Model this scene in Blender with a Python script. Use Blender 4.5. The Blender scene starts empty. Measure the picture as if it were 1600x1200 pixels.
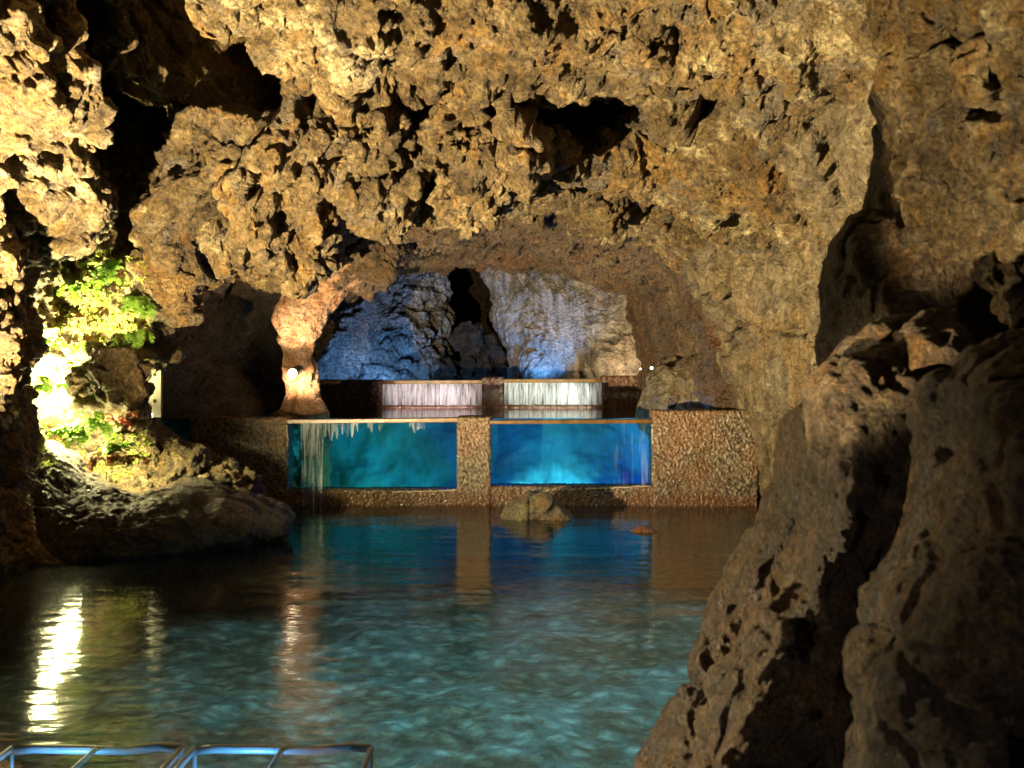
import bpy, math, random
import numpy as np
from mathutils import Vector, Matrix
sc = bpy.context.scene
PI = math.pi
F = 1778.0; EYE = 1.7; HZ = 580.0
QUAL = 1.0            # mesh density

# ---------------------------------------------------------------- camera
cam_d = bpy.data.cameras.new('camera'); cam = bpy.data.objects.new('camera', cam_d)
sc.collection.objects.link(cam); sc.camera = cam
cam.location = (0, 0, EYE); cam.rotation_euler = (PI/2, 0, 0)
cam_d.sensor_width = 36; cam_d.lens = 36*F/1600; cam_d.shift_y = -20/1600
cam_d.clip_start = 0.1; cam_d.clip_end = 200
cam_d.dof.use_dof = True; cam_d.dof.focus_distance = 14.5; cam_d.dof.aperture_fstop = 5.0
# ---------------------------------------------------------------- world: almost no daylight reaches the cave
w = bpy.data.worlds.new('World'); sc.world = w; w.use_nodes = True
nt = w.node_tree; bg = nt.nodes['Background']
sky = nt.nodes.new('ShaderNodeTexSky'); sky.sky_type = 'NISHITA'; sky.sun_disc = False
sky.sun_elevation = math.radians(35); sky.sun_rotation = math.radians(200)
nt.links.new(sky.outputs[0], bg.inputs[0]); bg.inputs[1].default_value = 0.012
sc.view_settings.view_transform = 'Standard'; sc.view_settings.look = 'None'
sc.view_settings.exposure = 0.0; sc.view_settings.gamma = 1
cy = sc.cycles
cy.use_denoising = True; cy.max_bounces = 5; cy.diffuse_bounces = 2; cy.glossy_bounces = 3
cy.transparent_max_bounces = 12; cy.transmission_bounces = 4; cy.caustics_reflective = False
cy.caustics_refractive = False; cy.sample_clamp_indirect = 3; cy.sample_clamp_direct = 0

def at(px, py, Y): return Vector(((px-800)/F*Y, Y, EYE-(py-HZ)/F*Y))

# ---------------------------------------------------------------- lamps (lamps of the show cave, and unseen fills added for effect)
def aim(o, tgt):
    d = Vector(tgt)-o.location; o.rotation_euler = d.to_track_quat('-Z', 'Y').to_euler()
def spot(name, loc, tgt, power, col, size=60, blend=0.6, rad=0.04):
    l = bpy.data.lights.new(name, 'SPOT'); l.energy = power; l.color = col
    l.spot_size = math.radians(size); l.spot_blend = blend; l.shadow_soft_size = rad
    o = bpy.data.objects.new(name, l); sc.collection.objects.link(o); o.location = loc; aim(o, tgt); return o
def point(name, loc, power, col, rad=0.05):
    l = bpy.data.lights.new(name, 'POINT'); l.energy = power; l.color = col; l.shadow_soft_size = rad
    o = bpy.data.objects.new(name, l); sc.collection.objects.link(o); o.location = loc; return o
WARM = (1.0, 0.76, 0.40)
spot('warm_floodlight', (-3.8, 6.25, 0.38), (0.3, 11.5, 6.1), 13000, WARM, 98, 0.55, 0.04)
spot('near_warm_fill', (-3.0, 5.3, 0.30), (1.0, 3.8, 0.75), 1150, WARM, 35, 0.6, 0.05)  # added out of view to light the left edge of the foreground outcrop
spot('front_dim_fill', (-1.7, 1.9, 0.4), (1.5, 2.7, 0.7), 42, (1.0, 0.80, 0.66), 70, 0.8, 0.06)  # unseen weak fill added to lift the foreground rocks
spot('ridge_fill', (-1.7, 1.9, 0.4), at(1590, 130, 3.7), 2300, WARM, 22, 0.5, 0.04)  # narrow unseen spot added to brighten the upper right rib
spot('pool_fill', (0.4, 6.7, 4.05), (0.6, 8.4, 0), 1500, (0.42, 0.72, 0.86), 92, 0.8, 0.25)  # added under the ceiling, out of frame, to light the pool floor teal
spot('fern_floodlight', at(68, 640, 12.50), at(80, 520, 12.9), 2100, (1.0, 0.88, 0.36), 170, 0.5, 0.14)
spot('fern_fill_down', at(105, 655, 11.5), at(125, 720, 11.6), 850, (1.0, 0.90, 0.42), 165, 0.5, 0.16)  # extra light added over the lower ferns to whiten them
spot('column_lamp_beam', at(455, 592, 14.66), at(472, 540, 15.2), 200, (1.0, 0.68, 0.40), 160, 0.6, 0.03)
spot('vault_lamp', at(870, 628, 16.9), at(850, 420, 16.6), 70, (1.0, 0.62, 0.32), 130, 0.8, 0.1)
spot('blue_lamp_mound', at(620, 602, 19.2), at(590, 500, 21.5), 240, (0.16, 0.42, 0.95), 150, 0.6, 0.1)
spot('blue_lamp_slab', at(850, 600, 19.5), at(840, 450, 21.0), 240, (0.10, 0.38, 1.0), 96, 0.6, 0.06)
spot('warm_lamp_slab', at(990, 598, 19.3), at(940, 500, 20.8), 90, (1.0, 0.72, 0.42), 110, 0.7, 0.05)
spot('fall_lamp_near', (-1.25, 17.4, 0.98), at(675, 618, 18.6), 340, (1.0, 0.70, 0.70), 72, 0.6, 0.05)
spot('fall_lamp_far', (0.85, 17.4, 0.98), at(863, 618, 18.6), 340, (1.0, 0.92, 0.80), 72, 0.6, 0.05)

# ---------------------------------------------------------------- noise (numpy)
rng = np.random.RandomState(7)
PERM = rng.permutation(256).astype(np.int32); PERM = np.concatenate([PERM, PERM, PERM])
GR = rng.normal(size=(256, 3)); GR = (GR/np.linalg.norm(GR, axis=1)[:, None]).astype(np.float32)
JIT = rng.rand(256, 3).astype(np.float32)
def _h(ix, iy, iz): return PERM[PERM[PERM[ix & 255] + (iy & 255)] + (iz & 255)]
def perlin(P):
    P = P.astype(np.float32); I = np.floor(P).astype(np.int32); f = P-I
    u = f*f*f*(f*(f*6-15)+10)
    out = 0
    for dx in (0, 1):
        wx = u[:, 0] if dx else 1-u[:, 0]
        for dy in (0, 1):
            wy = u[:, 1] if dy else 1-u[:, 1]
            for dz in (0, 1):
                wz = u[:, 2] if dz else 1-u[:, 2]
                g = GR[_h(I[:, 0]+dx, I[:, 1]+dy, I[:, 2]+dz)]
                out = out + wx*wy*wz*(g[:, 0]*(f[:, 0]-dx)+g[:, 1]*(f[:, 1]-dy)+g[:, 2]*(f[:, 2]-dz))
    return out*1.5
def fbm(P, o=4, lac=2.03, gain=0.5, ridged=False):
    a = 1.0; s = 0; n = 0
    for k in range(o):
        v = perlin(P+17.3*k)
        if ridged: v = 1-2*np.abs(v)*1.6
        s = s+a*v; n += a; a *= gain; P = P*lac
    return s/n
def worley(P):
    P = P.astype(np.float32); I = np.floor(P).astype(np.int32); f = P-I
    f1 = np.full(len(P), 9, np.float32); f2 = f1.copy()
    for dx in (-1, 0, 1):
        for dy in (-1, 0, 1):
            for dz in (-1, 0, 1):
                j = JIT[_h(I[:, 0]+dx, I[:, 1]+dy, I[:, 2]+dz)]
                d = (j[:, 0]+dx-f[:, 0])**2+(j[:, 1]+dy-f[:, 1])**2+(j[:, 2]+dz-f[:, 2])**2
                f2 = np.minimum(f2, np.maximum(f1, d)); f1 = np.minimum(f1, d)
    return np.sqrt(f1), np.sqrt(f2)
def vec3(P, s): return np.stack([perlin(P*s+5.2), perlin(P*s+31.7), perlin(P*s+77.1)], 1)
def sstep(a, b, x):
    t = np.clip((x-a)/(b-a), 0, 1); return t*t*(3-2*t)

# ---------------------------------------------------------------- mesh helpers
def mesh_from(name, V, Fc, mat, smooth=True):
    V = np.asarray(V, np.float32); Fc = np.asarray(Fc, np.int32); k = Fc.shape[1]
    me = bpy.data.meshes.new(name)
    me.vertices.add(len(V)); me.vertices.foreach_set('co', V.ravel())
    me.loops.add(Fc.size); me.loops.foreach_set('vertex_index', Fc.ravel())
    me.polygons.add(len(Fc)); me.polygons.foreach_set('loop_start', np.arange(0, Fc.size, k, dtype=np.int32))
    me.polygons.foreach_set('loop_total', np.full(len(Fc), k, np.int32))
    me.polygons.foreach_set('use_smooth', np.full(len(Fc), smooth, bool))
    me.update(calc_edges=True); me.validate()
    me.materials.append(mat)
    return me
def link(name, me, parent=None, label=None, cat=None, group=None, kind=None):
    o = bpy.data.objects.new(name, me); sc.collection.objects.link(o)
    if parent: o.parent = parent
    if label: o['label'] = label
    if cat: o['category'] = cat
    if group: o['group'] = group
    if kind: o['kind'] = kind
    return o
def empty(name, loc, label, cat, group=None):
    o = link(name, None, None, label, cat, group); o.location = loc; o.empty_display_size = 0.1; return o
def gfaces(nr, nc, wrap=False, base=0):
    r = np.arange(nr-1)[:, None]; c = np.arange(nc if wrap else nc-1)[None]; c2 = (c+1) % nc
    return (base+np.stack([r*nc+c, r*nc+c2, (r+1)*nc+c2, (r+1)*nc+c], -1)).reshape(-1, 4)
def gnormals(G, wrap=False):
    if wrap:
        du = np.roll(G, -1, 1)-np.roll(G, 1, 1)
    else: du = np.gradient(G, axis=1)
    dv = np.gradient(G, axis=0)
    n = np.cross(du, dv); l = np.linalg.norm(n, axis=-1, keepdims=True)
    return n/np.maximum(l, 1e-9)
def smoothn(N, k):
    for _ in range(k):
        M = N.copy(); M[1:-1] = (N[:-2]+N[1:-1]*2+N[2:])/4; N = M
        M = N.copy(); M[:, 1:-1] = (N[:, :-2]+N[:, 1:-1]*2+N[:, 2:])/4; N = M
    return N/np.maximum(np.linalg.norm(N, axis=-1, keepdims=True), 1e-9)
class MB:
    def __init__(s): s.v = []; s.f = []
    def box(s, c, d, R=None):
        b = len(s.v)
        for i in (-1, 1):
            for j in (-1, 1):
                for k in (-1, 1):
                    p = Vector((i*d[0]/2, j*d[1]/2, k*d[2]/2))
                    if R: p = R @ p
                    s.v.append(Vector(c)+p)
        for q in ((0,1,3,2),(4,6,7,5),(0,4,5,1),(2,3,7,6),(0,2,6,4),(1,5,7,3)): s.f.append([b+i for i in q])
    def tube(s, pts, r, n=10):
        pts = [Vector(p) for p in pts]; b = len(s.v); m = len(pts)
        for i, p in enumerate(pts):
            t = (pts[min(i+1, m-1)]-pts[max(i-1, 0)]).normalized()
            up = Vector((0, 0, 1)) if abs(t.z) < .9 else Vector((1, 0, 0))
            a = t.cross(up).normalized(); c = t.cross(a); rr = r[i] if isinstance(r, (list, tuple)) else r
            for k in range(n):
                q = 2*PI*k/n; s.v.append(p+a*math.cos(q)*rr+c*math.sin(q)*rr)
        for i in range(m-1):
            for k in range(n): s.f.append([b+i*n+k, b+i*n+(k+1) % n, b+(i+1)*n+(k+1) % n, b+(i+1)*n+k])
        s.f.append([b+k for k in range(n)][::-1]); s.f.append([b+(m-1)*n+k for k in range(n)])
    def quad(s, *p):
        b = len(s.v); s.v += [Vector(q) for q in p]; s.f.append(list(range(b, b+len(p))))
    def build(s, name, mat, parent=None, smooth=False, bevel=0, **kw):
        me = bpy.data.meshes.new(name); me.from_pydata([tuple(v) for v in s.v], [], s.f)
        me.polygons.foreach_set('use_smooth', [smooth]*len(s.f)); me.materials.append(mat)
        o = link(name, me, parent, **kw)
        if bevel:
            m = o.modifiers.new('bevel', 'BEVEL'); m.width = bevel; m.segments = 2
        return o

# ---------------------------------------------------------------- materials
class NT:
    def __init__(s, name):
        s.m = bpy.data.materials.new(name); s.m.use_nodes = True; s.t = s.m.node_tree
        s.b = s.t.nodes['Principled BSDF']; s.out = s.t.nodes['Material Output']
        s.co = s.t.nodes.new('ShaderNodeTexCoord').outputs['Object']
    def n(s, ty, **kw):
        o = s.t.nodes.new(ty)
        for k, v in kw.items():
            if k in o.inputs.keys() if isinstance(k, str) else False: pass
            setattr(o, k, v)
        return o
    def l(s, a, b): s.t.links.new(a, b)
    def set(s, sock, v):
        if hasattr(v, 'is_linked') or isinstance(v, bpy.types.NodeSocket): s.l(v, sock)
        else: sock.default_value = v
    def noise(s, scale, detail=5, rough=0.55, vec=None, dist=0.0):
        o = s.n('ShaderNodeTexNoise'); s.l(vec or s.co, o.inputs['Vector'])
        o.inputs['Scale'].default_value = scale; o.inputs['Detail'].default_value = detail
        o.inputs['Roughness'].default_value = rough; o.inputs['Distortion'].default_value = dist
        return o.outputs['Fac']
    def voro(s, scale, feature='F1', vec=None):
        o = s.n('ShaderNodeTexVoronoi', feature=feature); s.l(vec or s.co, o.inputs['Vector'])
        o.inputs['Scale'].default_value = scale; return o.outputs['Distance']
    def mapping(s, sc_):
        o = s.n('ShaderNodeMapping'); s.l(s.co, o.inputs['Vector']); o.inputs['Scale'].default_value = sc_
        return o.outputs[0]
    def ramp(s, fac, stops, interp='LINEAR'):
        o = s.n('ShaderNodeValToRGB'); s.l(fac, o.inputs[0]); r = o.color_ramp; r.interpolation = interp
        r.elements[0].position = stops[0][0]; r.elements[0].color = (*stops[0][1], 1)
        r.elements[1].position = stops[-1][0]; r.elements[1].color = (*stops[-1][1], 1)
        for p, c in stops[1:-1]:
            e = r.elements.new(p); e.color = (*c, 1)
        return o.outputs[0]
    def mix(s, f, a, b, mode='MIX'):
        o = s.n('ShaderNodeMix', data_type='RGBA', blend_type=mode)
        s.set(o.inputs[0], f); s.set(o.inputs[6], a if not isinstance(a, tuple) else (*a, 1)[:4]); s.set(o.inputs[7], b if not isinstance(b, tuple) else (*b, 1)[:4])
        return o.outputs[2]
    def math(s, op, a, b=0.0):
        o = s.n('ShaderNodeMath', operation=op); s.set(o.inputs[0], a); s.set(o.inputs[1], b); return o.outputs[0]
    def bump(s, h, strength=1.0, dist=0.02, normal=None):
        o = s.n('ShaderNodeBump'); s.l(h, o.inputs['Height']); o.inputs['Strength'].default_value = strength
        o.inputs['Distance'].default_value = dist
        if normal: s.l(normal, o.inputs['Normal'])
        return o.outputs[0]
def rgb(v): return (v, v, v)
def rock_mat(name, dark, mid, pale, accent, scale=1.0, rough=0.6, streak=0.0, bumpk=1.0, acc_amt=0.6):
    t = NT(name)
    a = t.noise(0.8*scale, 6, 0.65, dist=0.6); b = t.noise(4.5*scale, 7, 0.72, dist=0.3); c = t.noise(24*scale, 5, 0.75)
    big = t.math('ADD', t.math('MULTIPLY', a, 0.5), t.math('MULTIPLY', b, 0.5))
    col = t.ramp(big, [(0.36, dark), (0.45, tuple((x+y)/2 for x, y in zip(dark, mid))), (0.52, mid), (0.66, pale)])
    am = t.ramp(t.noise(1.3*scale, 7, 0.7, vec=t.mapping((1, 1, 0.55)), dist=0.8), [(0.50, rgb(0)), (0.60, rgb(acc_amt))])
    col = t.mix(am, col, accent)
    gm = t.ramp(t.noise(2.3*scale, 6, 0.65, dist=1.0), [(0.54, rgb(0)), (0.64, rgb(0.6))])
    col = t.mix(gm, col, tuple(0.33*sum(mid)*k for k in (1.05, 0.98, 0.90)))
    dm = t.ramp(t.noise(7.5*scale, 6, 0.7, dist=0.5), [(0.36, rgb(0.75)), (0.46, rgb(0.0))])
    col = t.mix(dm, col, tuple(x*0.7 for x in dark))
    sp = t.ramp(c, [(0.36, rgb(0.30)), (0.52, rgb(1.0)), (0.68, rgb(1.6))])
    col = t.mix(1.0, col, sp, 'MULTIPLY')
    if streak:
        sv = t.noise(3.5, 6, 0.65, vec=t.mapping((2.2, 2.2, 0.28)), dist=0.5)
        col = t.mix(streak, col, t.ramp(sv, [(0.40, tuple(x*0.45 for x in dark)), (0.5, mid), (0.62, pale)]))
    t.l(col, t.b.inputs['Base Color'])
    t.l(t.ramp(b, [(0.35, rgb(rough-0.25)), (0.65, rgb(min(1, rough+0.2)))]), t.b.inputs['Roughness'])
    t.b.inputs['Specular IOR Level'].default_value = 0.5
    h1 = t.noise(8*scale, 9, 0.78, dist=0.4); h2 = t.voro(17*scale); h3 = t.noise(55*scale, 4, 0.75); h4 = t.voro(42*scale)
    h = t.math('ADD', t.math('MULTIPLY', h1, 1.3), t.math('ADD', t.math('MULTIPLY', h2, -0.40), t.math('ADD', t.math('MULTIPLY', h3, 0.22), t.math('MULTIPLY', h4, -0.20))))
    t.l(t.bump(h, 1.0, 0.10*bumpk), t.b.inputs['Normal'])
    return t.m
M = {}
M['rock'] = rock_mat('tufa_rock', (0.035, 0.021, 0.009), (0.20, 0.14, 0.06), (0.66, 0.58, 0.34), (0.30, 0.165, 0.035))
M['rock_r'] = rock_mat('wall_rock', (0.05, 0.034, 0.02), (0.21, 0.165, 0.095), (0.52, 0.45, 0.30), (0.32, 0.20, 0.06), streak=0.25, bumpk=0.9)
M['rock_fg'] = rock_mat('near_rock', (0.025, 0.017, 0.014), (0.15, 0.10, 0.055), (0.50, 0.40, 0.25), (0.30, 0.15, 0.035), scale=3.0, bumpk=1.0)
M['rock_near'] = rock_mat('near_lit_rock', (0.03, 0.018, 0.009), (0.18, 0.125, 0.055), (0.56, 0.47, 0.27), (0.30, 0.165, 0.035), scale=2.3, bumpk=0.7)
M['rock_far'] = rock_mat('far_rock', (0.08, 0.075, 0.07), (0.28, 0.26, 0.24), (0.55, 0.52, 0.47), (0.26, 0.19, 0.12), acc_amt=0.4)
M['rock_slab'] = rock_mat('slab_rock', (0.08, 0.07, 0.06), (0.26, 0.23, 0.20), (0.50, 0.45, 0.38), (0.34, 0.23, 0.12), streak=0.4)
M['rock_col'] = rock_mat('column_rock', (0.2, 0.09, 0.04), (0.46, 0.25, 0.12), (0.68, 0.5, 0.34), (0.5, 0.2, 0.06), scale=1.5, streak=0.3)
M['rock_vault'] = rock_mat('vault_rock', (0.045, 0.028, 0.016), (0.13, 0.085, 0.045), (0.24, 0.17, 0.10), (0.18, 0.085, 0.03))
M['rock_bank'] = rock_mat('shaded_rock', (0.02, 0.011, 0.005), (0.05, 0.03, 0.012), (0.09, 0.06, 0.026), (0.08, 0.034, 0.01))  # rock tones darkened: shade put into the colour
M['rock_moss'] = rock_mat('mossy_rock', (0.12, 0.07, 0.03), (0.30, 0.25, 0.13), (0.45, 0.46, 0.22), (0.42, 0.2, 0.05), scale=2.5)
M['rock_rust'] = rock_mat('rust_rock', (0.16, 0.05, 0.012), (0.36, 0.14, 0.03), (0.5, 0.24, 0.07), (0.4, 0.12, 0.02), scale=3)
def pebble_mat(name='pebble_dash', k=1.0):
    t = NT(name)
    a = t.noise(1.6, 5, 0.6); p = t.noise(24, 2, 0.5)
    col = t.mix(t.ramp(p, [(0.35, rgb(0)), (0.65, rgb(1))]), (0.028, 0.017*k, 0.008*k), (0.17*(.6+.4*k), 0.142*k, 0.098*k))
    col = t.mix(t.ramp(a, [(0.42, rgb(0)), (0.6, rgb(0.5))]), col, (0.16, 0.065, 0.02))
    # rusty tide mark that stays on the stone just above the pool
    sx = t.n('ShaderNodeSeparateXYZ'); t.l(t.co, sx.inputs[0])
    zz = t.math('ADD', sx.outputs[2], t.math('ADD', t.math('MULTIPLY', a, -0.22), -0.5))
    col = t.mix(t.ramp(zz, [(0.0, rgb(0.7)), (0.07, rgb(0))]), col, (0.10, 0.040, 0.010))
    t.l(col, t.b.inputs['Base Color']); t.b.inputs['Roughness'].default_value = 0.22
    t.l(t.bump(t.noise(60, 4, 0.6), 0.7, 0.012), t.b.inputs['Normal'])
    return t.m
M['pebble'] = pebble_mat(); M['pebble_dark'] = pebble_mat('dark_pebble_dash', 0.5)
def plain(name, col, rough=0.5, metal=0.0, nscale=8, var=0.3, bump=0.004, emit=None, es=0):
    t = NT(name); n = t.noise(nscale, 5, 0.6)
    c = t.ramp(n, [(0.3, tuple(x*(1-var) for x in col)), (0.7, tuple(min(1, x*(1+var*0.6)) for x in col))])
    t.l(c, t.b.inputs['Base Color']); t.b.inputs['Roughness'].default_value = rough; t.b.inputs['Metallic'].default_value = metal
    if bump: t.l(t.bump(t.noise(nscale*5, 4, 0.6), 0.6, bump), t.b.inputs['Normal'])
    if emit: t.b.inputs['Emission Color'].default_value = (*emit, 1); t.b.inputs['Emission Strength'].default_value = es
    return t.m
M['lens'] = plain('lamp_lens', (0.9, 0.8, 0.6), 0.3, 0, 4, .05, 0, (1.0, 0.80, 0.50), 14)
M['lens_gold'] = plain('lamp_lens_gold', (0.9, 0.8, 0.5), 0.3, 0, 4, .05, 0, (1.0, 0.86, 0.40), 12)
M['lens_blue'] = plain('lamp_lens_blue', (0.3, 0.5, 0.9), 0.3, 0, 4, .05, 0, (0.05, 0.25, 1.0), 6)
M['black_metal'] = plain('black_metal', (0.02, 0.02, 0.02), 0.45, 0.6)
M['bar_metal'] = plain('painted_bar', (0.42, 0.52, 0.56), 0.35, 0.3, 6, .25)
M['white_paint'] = plain('white_paint', (0.13, 0.12, 0.10), 0.5, 0, 10, .25)
M['lip'] = plain('wet_weir_lip', (0.13, 0.065, 0.016), 0.25, 0, 9, .5, 0.006)
M['tank'] = plain('basin_lining', (0.05, 0.21, 0.25), 0.9, 0, 0.9, .75, 0.0)
M['fern'] = plain('fern_green', (0.22, 0.40, 0.05), 0.5, 0, 12, .4, 0)
M['fern_dry'] = plain('fern_dry', (0.30, 0.13, 0.04), 0.6, 0, 12, .4, 0)
M['red_twig'] = plain('red_twig', (0.34, 0.10, 0.04), 0.6, 0, 12, .4, 0)
def leafy(m, k):
    t = m.node_tree; b = t.nodes['Principled BSDF']; tl = t.nodes.new('ShaderNodeBsdfTranslucent'); mx = t.nodes.new('ShaderNodeMixShader'); mx.inputs[0].default_value = k
    t.links.new(b.inputs['Base Color'].links[0].from_socket, tl.inputs['Color']); t.links.new(b.outputs[0], mx.inputs[1]); t.links.new(tl.outputs[0], mx.inputs[2])
    t.links.new(mx.outputs[0], t.nodes['Material Output'].inputs['Surface'])
M['moss'] = plain('moss_green', (0.40, 0.48, 0.10), 0.6, 0, 5, .5, 0)
leafy(M['moss'], .5); leafy(M['fern'], .5); leafy(M['fern_dry'], .4)
M['leaf'] = plain('dry_leaf', (0.5, 0.36, 0.1), 0.5, 0, 12, .3, 0)

def water_mat(name, tint, rough, waves, gloss_boost=1.0):
    t = NT(name); t.t.nodes.remove(t.b)
    n1 = t.noise(waves[0], 3, 0.5, vec=t.mapping((0.45, 1.0, 1.0)), dist=0.3); n2 = t.noise(waves[1], 3, 0.55, vec=t.mapping((0.5, 1.0, 1.0)))
    h = t.math('ADD', n1, t.math('MULTIPLY', n2, 0.35))
    nb = t.bump(h, 1.0, waves[2])
    fr = t.n('ShaderNodeFresnel'); fr.inputs['IOR'].default_value = 1.33; t.l(nb, fr.inputs['Normal'])
    g = t.n('ShaderNodeBsdfGlossy'); g.inputs['Roughness'].default_value = rough; t.l(nb, g.inputs['Normal'])
    g.inputs['Color'].default_value = (0.95, 0.97, 0.97, 1)
    tr = t.n('ShaderNodeBsdfTransparent'); tr.inputs['Color'].default_value = (*tint, 1)
    m = t.n('ShaderNodeMixShader'); t.l(t.math('MULTIPLY', fr.outputs[0], gloss_boost), m.inputs[0]); t.l(tr.outputs[0], m.inputs[1]); t.l(g.outputs[0], m.inputs[2])
    t.l(m.outputs[0], t.out.inputs['Surface']); return t.m
M['water'] = water_mat('pool_water', (0.62, 0.85, 0.86), 0.095, (1.5, 6.0, 0.016))
M['water_up'] = water_mat('basin_water', (0.55, 0.66, 0.66), 0.03, (3.0, 12.0, 0.004), 1.0)
def pane_mat():
    t = NT('window_water_sheet'); t.t.nodes.remove(t.b)
    s = t.noise(6, 5, 0.7, vec=t.mapping((5, 1, 0.35))); s2 = t.noise(2.2, 2, 0.5, vec=t.mapping((1.5, 1, 0.6)))
    g = t.n('ShaderNodeBsdfGlossy'); g.inputs['Roughness'].default_value = 0.02; t.l(t.bump(s, 0.3, 0.002), g.inputs['Normal'])
    tr = t.n('ShaderNodeBsdfTransparent'); t.l(t.ramp(s, [(0.3, (0.22, 0.50, 0.62)), (0.7, (0.36, 0.68, 0.78))]), tr.inputs['Color'])
    m = t.n('ShaderNodeMixShader'); m.inputs[0].default_value = 0.03; t.l(tr.outputs[0], m.inputs[1]); t.l(g.outputs[0], m.inputs[2])
    t.l(m.outputs[0], t.out.inputs['Surface']); return t.m
M['pane'] = pane_mat()
def fall_mat(name, lo, hi, col):
    t = NT(name); t.t.nodes.remove(t.b)
    s = t.noise(7, 6, 0.75, vec=t.mapping((9, 3, 0.30)))
    big = t.noise(3.2, 4, 0.7, vec=t.mapping((3.2, 1, 0.35)), dist=0.6)
    v = t.math('ADD', t.math('MULTIPLY', s, 0.6), t.math('MULTIPLY', big, 0.5))
    a = t.ramp(v, [(lo, rgb(0.0)), ((lo+hi)/2, rgb(0.45)), (hi, rgb(0.95))])
    cl = t.noise(1.6, 3, 0.6, vec=t.mapping((3.0, 1, 0.3))); a = t.math('MULTIPLY', a, t.ramp(cl, [(0.36, rgb(0.35)), (0.50, rgb(1.0))]))
    d = t.n('ShaderNodeBsdfDiffuse'); d.inputs['Color'].default_value = (*col, 1)
    tl = t.n('ShaderNodeBsdfTranslucent'); tl.inputs['Color'].default_value = (*col, 1)
    m1 = t.n('ShaderNodeMixShader'); m1.inputs[0].default_value = 0.35; t.l(d.outputs[0], m1.inputs[1]); t.l(tl.outputs[0], m1.inputs[2])
    tr = t.n('ShaderNodeBsdfTransparent'); m = t.n('ShaderNodeMixShader')
    t.l(a, m.inputs[0]); t.l(tr.outputs[0], m.inputs[1]); t.l(m1.outputs[0], m.inputs[2]); t.l(m.outputs[0], t.out.inputs['Surface']); return t.m
M['fall'] = fall_mat('falling_water', 0.46, 0.62, (0.88, 0.88, 0.88))
M['fall_stream'] = fall_mat('falling_stream', 0.50, 0.86, (0.9, 0.92, 0.92))
M['fall_thin'] = fall_mat('thin_falling_water', 0.58, 1.1, (0.8, 0.86, 0.88))
def floor_mat():
    t = NT('pool_floor_stone')
    a = t.noise(1.3, 8, 0.78, dist=0.15); b = t.noise(9, 6, 0.75); v = t.voro(6.5)
    s = t.math('ADD', t.math('MULTIPLY', a, 0.65), t.math('MULTIPLY', b, 0.35))
    col = t.ramp(s, [(0.38, (0.10, 0.06, 0.03)), (0.47, (0.20, 0.16, 0.10)), (0.54, (0.30, 0.32, 0.27)), (0.66, (0.48, 0.54, 0.50))])
    col = t.mix(1.0, col, t.ramp(v, [(0.15, rgb(1.25)), (0.55, rgb(0.55))]), 'MULTIPLY')
    t.l(col, t.b.inputs['Base Color']); t.b.inputs['Roughness'].default_value = 0.9
    t.l(t.bump(t.math('ADD', s, t.math('MULTIPLY', v, -0.4)), 1, 0.06), t.b.inputs['Normal']); return t.m
M['floor'] = floor_mat()

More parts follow.
